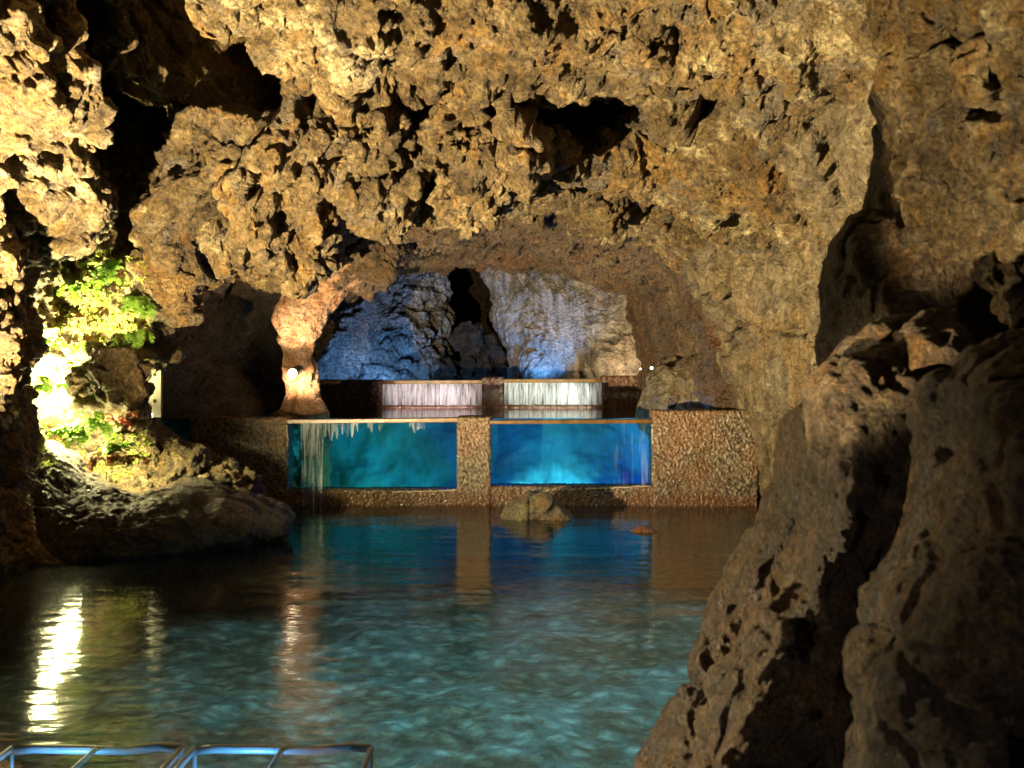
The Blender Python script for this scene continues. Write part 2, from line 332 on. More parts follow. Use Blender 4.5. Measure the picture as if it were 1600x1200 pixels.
# ---------------------------------------------------------------- the cave shell (loft of real cross sections)
def P(px, py, Y): v = at(px, py, Y); return (v.x, v.y, v.z)
WL = lambda px, Y, z=0.0: ((px-800)/F*Y, Y, z)
rows = [
 # 0 leftunder   1 left waterline   2 left low       3 left mid         4 left shoulder    5 ceil left        6 ceil mid         7 ceil right       8 r shoulder       9 r mid            10 r low           11 r water         12
 [(-5.5,-3,-1), (-5.5,-3,0), (-5.6,-3,1.2), (-5.6,-3,2.6), (-5.0,-3,4.6), (-2.5,-3,5.6), (0,-3,5.8), (2.0,-3,5.2), (3.2,-3,4.2), (3.5,-3,2.8), (3.4,-3,1.2), (3.3,-3,0), (3.3,-3,-1)],
 [(-5.2,2,-1), (-5.2,2,0), (-5.4,2,1.2), (-5.4,2,2.6), (-4.6,2,4.4), (-2.2,2,5.3), (0,2,5.4), (1.8,2,4.9), (2.9,2,4.1), (3.2,2,2.8), (3.2,2,1.2), (3.2,2,0), (3.2,2,-1)],
 [(-4.9,5.2,-1), (-4.9,5.2,0), (-5.1,5.2,1.0), (-5.1,5.2,2.6), (-4.2,5.2,4.2), (-2.2,5.2,5.0), (0,5.2,5.0), (1.7,5.2,4.5), (2.5,5.2,3.9), (2.9,5.2,2.8), (3.0,5.2,1.2), (3.0,5.2,0), (3.0,5.2,-1)],
 [WL(-130,8.4,-1), WL(-110,8.4), P(-150,780,8.4), P(-120,500,8.3), P(-40,150,8.0), P(260,-60,8.2), P(800,-70,8.6), P(1180,-60,8.4), P(1440,60,8.2), P(1540,350,7.8), P(1520,680,7.8), WL(1480,7.8), WL(1480,7.8,-1)],
 [WL(50,9.7,-1), WL(20,9.75), P(15,740,9.9), P(10,520,9.8), P(60,240,9.5), P(300,50,9.6), P(790,40,9.8), P(1120,80,9.8), P(1370,180,9.6), P(1450,420,9.4), P(1440,680,9.4), WL(1400,9.4), WL(1380,9.4,-1)],
 [WL(190,10.6,-1), WL(150,10.5), P(150,790,12.0), P(30,620,12.7), P(110,330,12.0), P(330,110,11.4), P(780,110,11.6), P(1080,180,11.4), P(1310,290,11.0), P(1370,480,10.8), P(1370,680,10.8), WL(1320,10.8), WL(1300,10.8,-1)],
 [WL(260,11.4,-1), WL(235,11.3), P(215,775,12.4), P(150,580,13.1), P(200,330,12.4), P(400,190,11.4), P(770,200,11.3), P(1080,270,12.2), P(1240,350,12.0), P(1300,500,12.0), P(1300,680,12.0), WL(1270,12), WL(1250,12,-1)],
 [WL(350,12.5,-1), WL(330,12.4), P(270,745,12.8), P(225,600,13.2), P(275,400,12.4), P(445,312,11.9), P(770,300,11.9), P(1060,320,13.2), P(1180,400,13.2), P(1240,520,13.2), P(1240,660,13.2), WL(1235,13.2), WL(1225,13.2,-1)],
 [WL(430,13.9,-1), WL(405,13.8), P(330,730,13.4), P(200,650,14.3), P(250,410,14.0), P(485,392,13.6), P(780,318,13.8), P(1010,375,14.3), P(1090,440,14.4), P(1160,540,14.4), P(1180,650,14.3), WL(1200,14.35), WL(1200,14.35,-1)],
 [WL(330,15,-1), WL(310,15), P(280,740,15.2), P(190,640,16.0), P(265,440,15.8), P(515,415,15.0), P(775,365,15.4), P(960,400,15.8), P(1045,460,15.9), P(1070,540,15.9), P(1065,610,15.8), P(1080,650,15.8), P(1080,720,15.8)],
 [P(380,800,17,), P(370,720,17), P(350,660,17), P(330,600,17.2), P(400,500,17.0), P(560,440,16.7), P(750,404,17.0), P(925,424,17.2), P(990,458,17.4), P(1012,520,17.6), P(1012,560,17.6), P(1006,605,17.8), P(1006,720,17.8)],
 [P(420,800,18.3), P(430,720,18.3), P(455,640,18.3), P(485,570,18.3), P(525,510,18.2), P(595,428,18.0), P(750,402,18.2), P(905,415,18.4), P(985,448,18.5), P(1020,510,18.6), P(1022,560,18.6), P(1012,605,18.6), P(1010,720,18.6)],
 [P(300,800,19.2), P(300,720,19.2), P(300,640,19.2), P(340,520,19.2), P(430,400,19.2), P(560,300,19.2), P(760,260,19.2), P(930,290,19.2), P(1060,380,19.2), P(1100,480,19.2), P(1110,560,19.2), P(1110,620,19.2), P(1110,720,19.2)],
 [P(220,800,22), P(220,720,22), P(230,600,22), P(300,450,22), P(420,330,22.4), P(570,280,22.4), P(760,250,22.6), P(930,280,22.4), P(1060,360,22.4), P(1120,480,22), P(1130,560,22), P(1130,620,22), P(1130,720,22)],
 [(-0.3, 25.5, 1.3)]*13,
]
CT = np.array(rows, np.float64)
def cr_basis(t):
    return np.stack([-.5*t+t*t-.5*t**3, 1-2.5*t*t+1.5*t**3, .5*t+2*t*t-1.5*t**3, -.5*t*t+.5*t**3], -1)
def cr(A, ns):   # Catmull-Rom along axis 0
    out = []; R = len(A)
    for i in range(R-1):
        t = np.arange(ns[i])/ns[i]; B = cr_basis(t)
        K = [A[max(i-1, 0)], A[i], A[i+1], A[min(i+2, R-1)]]
        out.append(sum(B[:, k].reshape(-1, *([1]*(A.ndim-1)))*K[k][None] for k in range(4)))
    out.append(A[-1][None]); return np.concatenate(out, 0)
def proj(G):
    Yc = np.maximum(G[..., 1], 1.0); return 800+G[..., 0]/Yc*F, HZ-(G[..., 2]-EYE)/Yc*F
def seglen(A):   # projected + real length along axis0
    px, py = proj(A); vis = (px > -150) & (px < 1750) & (py > -150) & (py < 950) & (A[..., 1] > 3)
    d = np.hypot(np.diff(px, axis=0), np.diff(py, axis=0)) + 0.35*F/np.maximum(A[1:, ..., 1], 5)*np.linalg.norm(np.diff(A, axis=0), axis=-1)
    vv = vis[1:] | vis[:-1]; d = np.where(vv, np.clip(d, 0, 700), 25)
    return d.reshape(len(d), -1).max(1)
STEP = 2.3/QUAL
nv = np.clip(seglen(CT)/STEP, 14, 260).astype(int); nv[0] = 20; nv[1] = 24
nu = np.clip(seglen(CT.transpose(1, 0, 2))/STEP, 14, 260).astype(int)
G = cr(CT, nv); G = cr(G.transpose(1, 0, 2), nu).transpose(1, 0, 2)
nr, nc = G.shape[:2]
jj = np.repeat(np.arange(len(nu)), nu)+np.concatenate([np.arange(n)/n for n in nu]); jj = np.append(jj, len(nu))  # column parameter
ii = np.repeat(np.arange(len(nv)), nv)+np.concatenate([np.arange(n)/n for n in nv]); ii = np.append(ii, len(nv))
print('shell', nr, nc, nr*nc)
def seg_d(px, py, pts):
    d = np.full(px.shape, 1e9)
    for (ax, ay), (bx, by) in zip(pts[:-1], pts[1:]):
        L = (bx-ax)**2+(by-ay)**2; t = np.clip(((px-ax)*(bx-ax)+(py-ay)*(by-ay))/L, 0, 1)
        d = np.minimum(d, np.hypot(px-ax-t*(bx-ax), py-ay-t*(by-ay)))
    return d
def sculpt(G, N):
    px, py = proj(G); S = np.zeros(px.shape)
    wq = G.reshape(-1, 3); wn = (vec3(wq, 1.6)*38+vec3(wq, 5.0)*17).reshape(*px.shape, 3); px = px+wn[..., 0]; py = py+wn[..., 1]
    ok = (G[..., 1] > 7.5) & (G[..., 1] < 16)
    # (px,py,rx,ry,rot,amp): + into the cave, - a recess in the rock
    for (x, y, rx, ry, rot, a) in [
        (470,250,105,95,10,.75),(610,245,58,80,0,.55),(760,215,110,75,-10,.75),(290,360,60,150,20,.35),(440,370,70,40,0,.3),
        (885,180,78,36,24,-.75),(800,140,90,30,8,-.5),(670,130,120,38,-6,-.7),(330,95,145,72,18,-1.4),(172,210,66,210,-8,-1.6),(180,40,90,70,0,-.8),
        (60,100,90,110,0,.45),(70,300,70,100,0,.4),(150,330,80,50,0,.25),(600,60,160,60,0,.3),(830,60,150,70,0,.3),
        (1120,150,38,40,30,-.35),(1050,190,90,30,0,.25),(1220,100,90,70,20,.3),(1150,300,110,80,20,.25),(1180,460,90,60,0,.3),
        (1400,240,60,110,0,.3),(1160,330,28,22,0,-.3),(1085,470,9,34,10,-.5),(1130,580,70,60,0,.2),
        (540,430,70,40,-20,.3),(930,350,60,30,0,.15),(320,70,60,50,0,.2),(500,60,90,60,0,.3)]:
        c, s = math.cos(math.radians(rot)), math.sin(math.radians(rot))
        u = ((px-x)*c+(py-y)*s)/rx; v = (-(px-x)*s+(py-y)*c)/ry; r = np.sqrt(u*u+v*v)
        S += a*(1-sstep(0.45, 1.15, r))
    for pts, wd, a in [([(232,560),(285,450),(360,345),(440,300)], 32, .36), ([(470,175),(400,265),(372,330)], 28, .30),
                       ([(560,205),(680,180),(800,190),(900,250),(1000,280)], 30, .12), ([(240,215),(330,190),(430,95),(560,95),(720,70),(860,85),(1000,120)], 34, .18),
                       ([(1000,60),(1120,100),(1220,180),(1290,280),(1300,400)], 34, .20), ([(880,275),(1000,315),(1090,370)], 9, -.18), ([(470,140),(375,250),(352,330),(300,430),(240,540)], 20, -.55), ([(560,330),(520,400),(470,430)], 13, -.35),
                       ([(700,210),(655,300),(660,330)], 16, -.5), ([(1160,105),(1105,180)], 11, -.35), ([(1150,440),(1190,500),(1285,528)], 9, -.3),
                       ([(420,140),(560,170),(690,130)], 22, -.5), ([(1000,210),(1100,200)], 8, -.2)]:
        S += a*(1-sstep(0.3, 1.3, seg_d(px, py, pts)/wd))
    return S*ok
def rock_grid(G, rug, wrap=False, sculptf=None, amp=1.0, fine=1.0, edge=None, micro=False):
    """push a grid of points about along its normals, coarse to fine: real relief"""
    shp = G.shape[:2]; flat = lambda A: A.reshape(-1, 3)
    e = 1.0 if edge is None else edge
    N = gnormals(G, wrap); N = smoothn(N, 6)
    if sculptf is not None: G = G+N*(sculptf(G, N)*e)[..., None]
    q = flat(G); w1 = vec3(q, 0.8)*0.35
    d = (0.22*fbm(q*0.75+3, 3)).reshape(shp)
    b = worley((q+w1)*1.35); d = d+rug*(0.36*(0.62-b[0])).reshape(shp)
    ck = (1-sstep(0.0, 0.16, b[1]-b[0]))*sstep(-0.15, 0.25, perlin(q*0.9+9)); d = d-(0.22*ck).reshape(shp)*rug
    G = G+N*(amp*d*e)[..., None]
    N = gnormals(G, wrap); N = smoothn(N, 3); q = flat(G); w2 = vec3(q, 3.1)*0.11
    b = worley((q+w2)*3.6); c = fbm(q*2.6, 4, ridged=True)
    ck = (1-sstep(0.0, 0.14, b[1]-b[0]))*sstep(-0.1, 0.3, perlin(q*1.7+3)); hol = np.clip(perlin(q*2.3+51)-0.18, 0, 1)
    d = rug*(0.11*(0.60-b[0])-0.08*ck-0.08*hol).reshape(shp)+0.115*c.reshape(shp)*(0.45+0.55*rug)
    G = G+N*(amp*fine*d*e)[..., None]
    N = gnormals(G, wrap); N = smoothn(N, 1); q = flat(G); w3 = vec3(q, 9.0)*0.03
    b = worley((q+w3)*10.0); c = fbm(q*9.0, 4)
    pit = np.clip(perlin(q*5.2)-0.22, 0, 1)
    d = rug*(0.045*(0.55-b[0])).reshape(shp)+0.050*c.reshape(shp)*(0.5+0.5*rug)-0.05*pit.reshape(shp)
    G = G+N*(amp*fine*d*e)[..., None]
    if micro:
        q = flat(G); N = gnormals(G, wrap); b = worley((q+vec3(q, 22)*0.012)*23.0); c = perlin(q*31)
        G = G+N*((0.030*(0.5-b[0])+0.012*c)*np.clip(0.35+fbm(q*1.3+8, 2)*1.6, 0.1, 1.3)).reshape(shp)[..., None]*(e if np.isscalar(e) else e[..., None])*amp
    return G
J = jj[None, :]*np.ones((nr, 1)); I = ii[:, None]*np.ones((1, nc))
rug = 1.0-0.72*sstep(6.0, 7.5, J)*(1-sstep(9.5, 10.5, I)); rug = rug*(0.35+0.75*sstep(-0.28, 0.22, perlin(G.reshape(-1, 3)*0.55+4).reshape(nr, nc))); rug = np.where(I > 8.4, np.minimum(rug, 0.55), rug)
edge = 0.35+0.65*sstep(0.3, 2.0, np.minimum(J, 12-J))
N0 = gnormals(G)[nr//3, nc//2]
sgn = -1.0 if N0[2] > 0 else 1.0     # ceiling normal must point down, into the cave
if sgn < 0: G = G[:, ::-1]; J = J[:, ::-1]; rug = rug[:, ::-1]; edge = edge[:, ::-1]; I = I[:, ::-1]
G = rock_grid(G, rug, sculptf=sculpt, edge=edge, micro=True)
faces = gfaces(nr, nc); Jf = J[:-1, :-1].reshape(-1); If = I[:-1, :-1].reshape(-1)
V = G.reshape(-1, 3)
def sub_mesh(name, mask, mat):
    f = faces[mask]; used, inv = np.unique(f, return_inverse=True)
    me = mesh_from(name, V[used], inv.reshape(-1, 4), mat); return link(name, me, kind='structure')
wav = 0.25*np.sin(If*2.3)
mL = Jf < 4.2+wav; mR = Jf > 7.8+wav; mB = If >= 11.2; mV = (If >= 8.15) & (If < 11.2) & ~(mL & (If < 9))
sub_mesh('cave_wall_left', mL & ~mB & ~mV, M['rock'])
sub_mesh('cave_wall_right', mR & ~mB & ~mV, M['rock_r'])
sub_mesh('cave_ceiling', ~mL & ~mR & ~mB & ~mV, M['rock'])
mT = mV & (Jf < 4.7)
sub_mesh('side_tunnel', mT, M['rock_bank'])  # tunnel shadow put into the colour by the darkened rock
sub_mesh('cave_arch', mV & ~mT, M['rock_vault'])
sub_mesh('cave_wall_back', mB, M['rock_bank'])  # darkened rock keeps the gap black under the blue lamps

# ---------------------------------------------------------------- floors and water
def height_sheet(name, x0, x1, y0, y1, z, amp, step, mat, fn=None):
    nx = int((x1-x0)/step); ny = int((y1-y0)/step)
    X, Yg = np.meshgrid(np.linspace(x0, x1, nx), np.linspace(y0, y1, ny)); q = np.stack([X.ravel(), Yg.ravel(), 0*X.ravel()], 1)
    b = worley(q*1.9); Z = z+amp*(fbm(q*0.6, 3).reshape(X.shape)+0.6*(0.5-b[0]).reshape(X.shape)+0.25*fbm(q*5, 3).reshape(X.shape))
    if fn: Z = fn(X, Yg, Z)
    me = mesh_from(name, np.stack([X, Yg, Z], -1).reshape(-1, 3), gfaces(ny, nx), mat); return link(name, me, kind='structure')
height_sheet('pool_floor', -6, 4, -3.2, 14.6, -0.66, 0.15, 0.032, M['floor'])
height_sheet('basin_floor', -5.5, 3.5, 16.2, 19.2, 0.45, 0.08, 0.08, M['vault'] if 'vault' in M else M['rock_vault'])
height_sheet('chamber_floor', -8, 5, 18.9, 26, 1.30, 0.06, 0.12, M['rock_far'])
def sheet(name, x0, x1, y0, y1, z, mat):
    m = MB(); m.quad((x0, y0, z), (x1, y0, z), (x1, y1, z), (x0, y1, z)); return m.build(name, mat, kind='structure')
sheet('pool_water', -6, 4, -3.2, 14.5, 0.0, M['water'])
sheet('basin_water', -5.5, 3.4, 14.52, 18.62, 1.10, M['water_up'])

# ---------------------------------------------------------------- free standing rocks
def blob_rock(name, outline, Y, depth, mat, label, cat='rock', n=(320, 180), rug=0.6, amp=1.0, fine=1.0, power=0.75, lean=None, group=None, seed=0, bulge=0.0):
    """solid rock: outline (px,py at distance Y, read as real metres) swept round into a closed body of the given depth"""
    O = np.array([[*P(px, py, Y)] for px, py in outline]); O2 = O[:, [0, 2]]
    c = O2.mean(0); m = len(O2)
    K = cr(np.concatenate([O2[-1:], O2, O2[:2]], 0), [max(8, n[0]//m)]*(m+2)); k = max(8, n[0]//m); K = K[k:k*(m+1)]
    th = np.linspace(-PI/2, PI/2, n[1]); nn = len(K)
    r = np.abs(np.cos(th))**power; r[0] = r[-1] = 0.0005
    G = np.zeros((n[1], nn, 3)); G[..., 0] = c[0]+(K[:, 0]-c[0])[None]*r[:, None]; G[..., 2] = c[1]+(K[:, 1]-c[1])[None]*r[:, None]
    G[..., 1] = Y+depth*np.sin(th)[:, None]
    if lean: G[..., 1] += lean[0]*(G[..., 0]-c[0])+lean[1]*(G[..., 2]-c[1])
    N = gnormals(G, True); s = np.sign((N*(G-np.array([c[0], Y, c[1]]))).sum(-1).mean())
    if s < 0: G = G[:, ::-1]
    off = np.array([seed*3.7, seed*1.3, 0])
    ed = sstep(0, 0.12, np.cos(th))[:, None]*np.ones((1, nn))
    G = rock_grid(G+off, np.full(G.shape[:2], rug), wrap=True, amp=amp, fine=fine, edge=ed, micro=n[0] > 500)-off
    base = Vector((c[0], Y, float(G[..., 2].min())))
    me = mesh_from(name, G.reshape(-1, 3)-np.array(base), gfaces(n[1], nn, True), mat)
    o = link(name, me, None, label, cat, group); o.location = base; return o

blob_rock('rock_outcrop', [(1010,1330),(1040,1190),(1070,1090),(1130,985),(1198,868),(1238,780),(1256,700),(1244,640),(1262,570),(1330,525),(1400,490),(1470,470),(1510,530),(1480,640),(1420,760),(1330,850),(1300,980),(1315,1330)],
          3.5, 0.42, M['rock_fg'], 'dark rock outcrop in the foreground with its left edge lit, sloping down beside the pool', n=(640, 300), rug=.55, amp=.34, fine=1.1, power=.6)
blob_rock('rock_outcrop', [(1400,1330),(1385,1200),(1372,1040),(1420,940),(1475,840),(1488,740),(1492,640),(1490,590),(1540,555),(1640,520),(1760,560),(1850,900),(1800,1330)],
          2.7, 0.40, M['rock_fg'], 'blurred pitted rock nearest the camera in the lower right corner', n=(520, 280), rug=.55, amp=.34, fine=1.1, power=.6)
blob_rock('rock_outcrop', [(1390,-120),(1412,20),(1438,130),(1462,220),(1495,310),(1550,390),(1612,480),(1650,470),(1610,370),(1560,270),(1528,140),(1505,0),(1500,-120)],
          3.95, 0.30, M['rock_near'], 'long lit rib of rock running diagonally down the upper right', n=(520, 300), rug=1.0, amp=.5, fine=1.5, power=.7)
blob_rock('rock_outcrop', [(1545,-160),(1556,60),(1575,200),(1600,330),(1640,470),(1700,560),(1850,520),(1850,-160)],
          3.4, 0.35, M['rock_near'], 'lit rock mass in the top right corner, right of the diagonal rib', n=(560, 320), rug=1.0, amp=.6, fine=1.5, power=.7)
blob_rock('rock_outcrop', [(1262,640),(1300,540),(1312,400),(1350,345),(1392,325),(1378,240),(1385,130),(1440,100),(1600,60),(1760,300),(1780,900),(1700,1330),(1300,1330),(1270,900)],
          4.5, 0.4, M['rock_fg'], 'shadowed rock behind the foreground outcrops, seen through the black cleft', n=(460, 240), rug=.7, amp=.45, fine=.9, power=.6)  # slab added and outlined to make the dark shadow area on the right wall
# bank in front of the fern niche, shade put into its dark rock colour
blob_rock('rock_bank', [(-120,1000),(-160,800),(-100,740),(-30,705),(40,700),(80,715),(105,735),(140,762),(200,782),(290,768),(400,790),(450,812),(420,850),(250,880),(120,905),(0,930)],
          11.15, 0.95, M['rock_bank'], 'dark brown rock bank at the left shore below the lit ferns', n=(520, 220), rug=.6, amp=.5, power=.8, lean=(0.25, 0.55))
blob_rock('niche_boulder', [(150,660),(142,610),(152,565),(165,548),(190,545),(216,580),(226,625),(218,668),(185,672)], 12.3, 0.30, M['rock'],
          'brown rock inside the lit niche, between the white glare and the board', 'boulder', n=(200, 120), rug=1.1, amp=.75, fine=1.2, power=.6)
# stones in the water
blob_rock('pool_stone', [(793,812),(800,790),(815,774),(838,769),(858,774),(868,792),(880,803),(884,815),(840,818)], 13.3, 0.28, M['rock_moss'],
          'mossy green topped stone standing in the pool before the middle pier', 'stone', n=(160, 90), rug=.8, amp=.4, fine=.9, power=.5)
blob_rock('pool_stone', [(980,836),(990,826),(1005,822),(1022,826),(1030,836),(1005,842)], 12.1, 0.12, M['rock_rust'],
          'small flat rusty orange stone barely above the water, right of the mossy one', 'stone', n=(100, 60), rug=.2, amp=.10, fine=.4, power=.7)
blob_rock('pool_stone', [(415,803),(424,793),(440,791),(452,796),(456,806),(430,808)], 13.7, 0.12, M['rock_rust'],
          'small reddish stone at the waterline under the left end of the weir', 'stone', n=(90, 50), rug=.2, amp=.10, fine=.4, power=.7)
# rocks at the right end of the upper basin
blob_rock('boulder', [(1000,660),(1006,600),(1022,572),(1060,556),(1110,560),(1150,590),(1170,640),(1170,700),(1080,720)], 15.8, 0.6, M['rock_r'],
          'rounded tan boulder behind the right block of the near weir', 'boulder', n=(300, 150), rug=.6, amp=.6, fine=.9, power=.6)
# far chamber
blob_rock('rock_mound', [(380,720),(400,560),(470,480),(540,400),(620,350),(672,392),(688,440),(700,500),(692,600),(688,720)], 22.0, 1.3, M['rock_far'],
          'blue lit mound of rubble filling the left of the far chamber', 'rock mound', n=(560, 260), rug=.9, amp=.85, fine=.9, power=.6, lean=(0.15, 0.45))
blob_rock('rock_slab', [(812,720),(803,640),(798,592),(790,545),(770,500),(772,455),(752,415),(758,370),(800,320),(950,340),(1020,400),(1055,500),(1040,600),(1020,720)], 21.2, 0.9, M['rock_slab'],
          'leaning striated slab, blue on its left side and warm lit on its right, in the far chamber', 'rock slab', n=(560, 240), rug=.6, amp=.55, fine=1.1, power=.6, lean=(-0.2, 0.2))
rr = random.Random(5)
for (px, py, s, lab) in [(735,594,27,'dark boulder at the foot of the black gap, below the others'),(700,592,24,'small dark boulder at the foot of the rubble mound'),
                    (760,561,24,'dark boulder halfway up the black gap'),(738,532,21,'highest dark boulder wedged in the black gap'),(784,592,25,'dark boulder against the left foot of the slab')]:
    pts = [(px+s*math.cos(a)*rr.uniform(.8, 1.15), py-s*math.sin(a)*rr.uniform(.8, 1.1)) for a in [k*PI/4 for k in range(8)]]
    blob_rock('boulder', pts, 21.4, 0.4, M['rock_bank'], lab+' in the far chamber', 'boulder', n=(140, 80), rug=1.0, amp=.8, fine=.9, power=.45, group='boulders in the far chamber gap', seed=px)  # darkened rock colour carries the shade of the gap

# ---------------------------------------------------------------- stone column with its lamp
def column():
    prof = [(760,425,515),(690,425,515),(652,420,516),(640,428,510),(620,444,502),(600,444,497),(580,443,496),(560,444,493),(545,442,494),(520,432,500),(500,432,510),(480,440,524),(460,452,545),(440,462,575),(415,470,600),(390,470,620)]
    Yc = 15.2; n = 150; A = []
    for py, a, b in prof:
        z = EYE-(py-HZ)/F*Yc; x0 = (a-800)/F*Yc; x1 = (b-800)/F*Yc; r = (x1-x0)/2
        A.append([((x0+x1)/2, z, r, Yc-0.012*max(0, 560-py)*0.25)])
    A = np.array(A).reshape(-1, 4); A = cr(A, [16]*(len(A)-1)); th = np.linspace(0, 2*PI, n, endpoint=False)
    G = np.zeros((len(A), n, 3)); G[..., 0] = A[:, 0:1]+A[:, 2:3]*np.cos(th); G[..., 2] = A[:, 1:2]; G[..., 1] = A[:, 3:4]+A[:, 2:3]*0.8*np.sin(th)
    N = gnormals(G, True)
    if (N[..., 0]*np.cos(th)).mean() < 0: G = G[:, ::-1]
    G = rock_grid(G, np.full(G.shape[:2], .5), wrap=True, amp=.42, fine=.95, micro=True)
    base = np.array([(470-800)/F*Yc, Yc, 0.6])
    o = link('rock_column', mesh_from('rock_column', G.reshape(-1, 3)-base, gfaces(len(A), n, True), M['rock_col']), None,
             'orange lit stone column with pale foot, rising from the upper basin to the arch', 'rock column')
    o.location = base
column()
def lamp(name, loc, tgt, r, lens, label, emp=True):
    root = empty(name, loc, label, 'lamp'); aim(root, tgt)
    m = MB(); m.tube([(0, 0, 0.09), (0, 0, 0.07), (0, 0, 0), (0, 0, -0.03)], [r*.5, r*.85, r, r*1.08], 20); m.build('housing', M['black_metal'], root, True)
    m = MB(); m.tube([(0, 0, -0.031), (0, 0, -0.040)], [r*.93, r*.86], 20); m.build('lens', lens, root)
    m = MB(); m.tube([(-r*1.2, 0, -0.0), (-r*1.2, 0, 0.12), (r*1.2, 0, 0.12), (r*1.2, 0, 0)], 0.008, 8); m.build('bracket', M['black_metal'], root)
    return root
lamp('spotlight', at(457, 583, 14.78), (0.0, 0, 1.75), 0.062, M['lens'], 'small round spotlight glowing white on the stone column')
lamp('floodlight', at(50, 664, 12.05), at(150, 560, 12.2), 0.10, M['lens_gold'], 'yellow floodlight tucked low beside the ferns on the left bank')

lamp('spotlight', at(1003, 577, 18.45), (0.5, 0, 1.7), 0.035, M['lens_gold'], 'small yellow lamp at the right foot of the arch, nearer the far weir', )
lamp('spotlight', at(1018, 575, 15.1), (0.5, 0, 1.7), 0.020, M['lens_gold'], 'small yellow lamp at the right foot of the arch, beside the tan boulder')
point('fern_fill_rim', at(64, 575, 12.55), 200, (1.0, 0.90, 0.42), 0.16)  # added bare light that burns out the left rim of the niche
point('fern_fill_low', at(100, 688, 11.95), 110, (1.0, 0.90, 0.42), 0.14)  # added bare light that brightens the lower part of the niche
point('rim_fill', at(1012, 540, 19.0), 14, (1.0, 0.85, 0.40), 0.04)  # unseen light added to brighten the slab edge and arch rim

# ---------------------------------------------------------------- weirs
def rough_box(x0, x1, y0, y1, z0, z1, step, r, amp, cell, bottom=True):
    Vs = []; Fs = []; base = 0
    def face(o, a, b, la, lb):
        nonlocal base
        na = max(3, int(la/step)); nb_ = max(3, int(lb/step)); A, B = np.meshgrid(np.linspace(0, la, na), np.linspace(0, lb, nb_))
        G = np.array(o)+A[..., None]*np.array(a)+B[..., None]*np.array(b); Vs.append(G.reshape(-1, 3)); Fs.append(gfaces(nb_, na, base=base)); base += na*nb_
    X, Yl, Z = x1-x0, y1-y0, z1-z0
    face((x0, y0, z0), (1, 0, 0), (0, 0, 1), X, Z); face((x1, y1, z0), (-1, 0, 0), (0, 0, 1), X, Z)
    face((x1, y0, z0), (0, 1, 0), (0, 0, 1), Yl, Z); face((x0, y1, z0), (0, -1, 0), (0, 0, 1), Yl, Z)
    face((x0, y0, z1), (1, 0, 0), (0, 1, 0), X, Yl)
    V = np.concatenate(Vs); lo = np.array([x0, y0, z0])+r; hi = np.array([x1, y1, z1])-r; lo[2] = z0
    c = np.minimum(np.maximum(V, lo), hi); d = V-c; l = np.linalg.norm(d, axis=1, keepdims=True); d = d/np.maximum(l, 1e-6)
    b = worley(V/cell); h = np.sqrt(np.clip(1-(b[0]/0.62)**2, 0, 1))*amp+0.012*fbm(V*2.2, 3)
    return c+d*(r+h[:, None]), np.concatenate(Fs)
X1 = lambda px: (px-800)/F*14.4
Z1 = lambda py: EYE-(py-HZ)/F*14.4
def weir(Yf, thick, blocks, step, cell, amp, parent, mat):
    for nm, x0, x1, z0, z1, yo in blocks:
        v, f = rough_box(x0, x1, Yf+yo, Yf+thick, z0, z1, step, 0.02, amp, cell)
        v = v-np.array(parent.location); link(nm, mesh_from(nm, v, f, mat), parent)
W1 = empty('weir', (X1(735), 14.4, -0.5), 'near pebble faced weir with two blue glowing windows between its piers', 'weir')
weir(14.4, 0.34, [('side_block', X1(296), X1(449), -0.6, Z1(654), 0.0), ('pier', X1(715), X1(766), -0.6, Z1(652), -0.03),
                  ('side_block', X1(1020), X1(1182), -0.6, Z1(642), -0.06), ('sill', X1(440), X1(724), -0.6, Z1(766), -0.01), ('sill', X1(758), X1(1030), -0.6, Z1(760), -0.01)],
     0.0088, 0.030, 0.013, W1, M['pebble'])
def lip_box(nm, x0, x1, z0, z1, y0, y1, parent, tilt=0.0):
    m = MB(); c = Vector(((x0+x1)/2, (y0+y1)/2, (z0+z1)/2))-parent.location
    m.box(c, (x1-x0, y1-y0, z1-z0), Matrix.Rotation(tilt, 3, 'Y')); return m.build(nm, M['lip'], parent, bevel=0.008)
lip_box('lip', X1(449), X1(716), Z1(661), Z1(654), 14.37, 14.60, W1, -0.010)
lip_box('lip', X1(765), X1(1021), Z1(662), Z1(656), 14.37, 14.60, W1, -0.006)
for a, b, zt, zb in ((449, 716, 660, 770), (765, 1021, 661, 765)):
    m = MB(); L = W1.location
    m.quad(*[Vector(p)-L for p in ((X1(a), 14.55, Z1(zb)), (X1(b), 14.55, Z1(zb)), (X1(b), 14.44, Z1(zt)), (X1(a), 14.44, Z1(zt)))])
    m.build('window', M['pane'], W1)
M['mineral'] = plain('mineral_crust', (0.45, 0.38, 0.28), 0.4, 0, 30, .4, 0.01)
rd_ = random.Random(3)
for pts in ([(717, 664), (716, 700), (716, 735), (717, 764)], [(1019, 664), (1020, 700), (1020, 757)], [(716, 765), (660, 768), (610, 769)], [(1018, 759), (960, 762), (900, 764), (860, 765)], [(449, 664), (450, 700)]):
    q = []
    for (a, b), (c, d) in zip(pts[:-1], pts[1:]):
        for k in range(14): q.append((a+(c-a)*k/14+rd_.uniform(-.8, .8), b+(d-b)*k/14+rd_.uniform(-.8, .8)))
    m = MB(); m.tube([Vector((X1(a), 14.385, Z1(b)))-W1.location for a, b in q], [rd_.uniform(.003, .014) for _ in q], 6); m.build('mineral_rim', M['mineral'], W1, True)
X2 = lambda px: (px-800)/F*18.7
Z2 = lambda py: EYE-(py-HZ)/F*18.7
W2 = empty('weir', (X2(770), 18.7, 0.6), 'far dark brown weir at the back with two white curtains of falling water', 'weir')
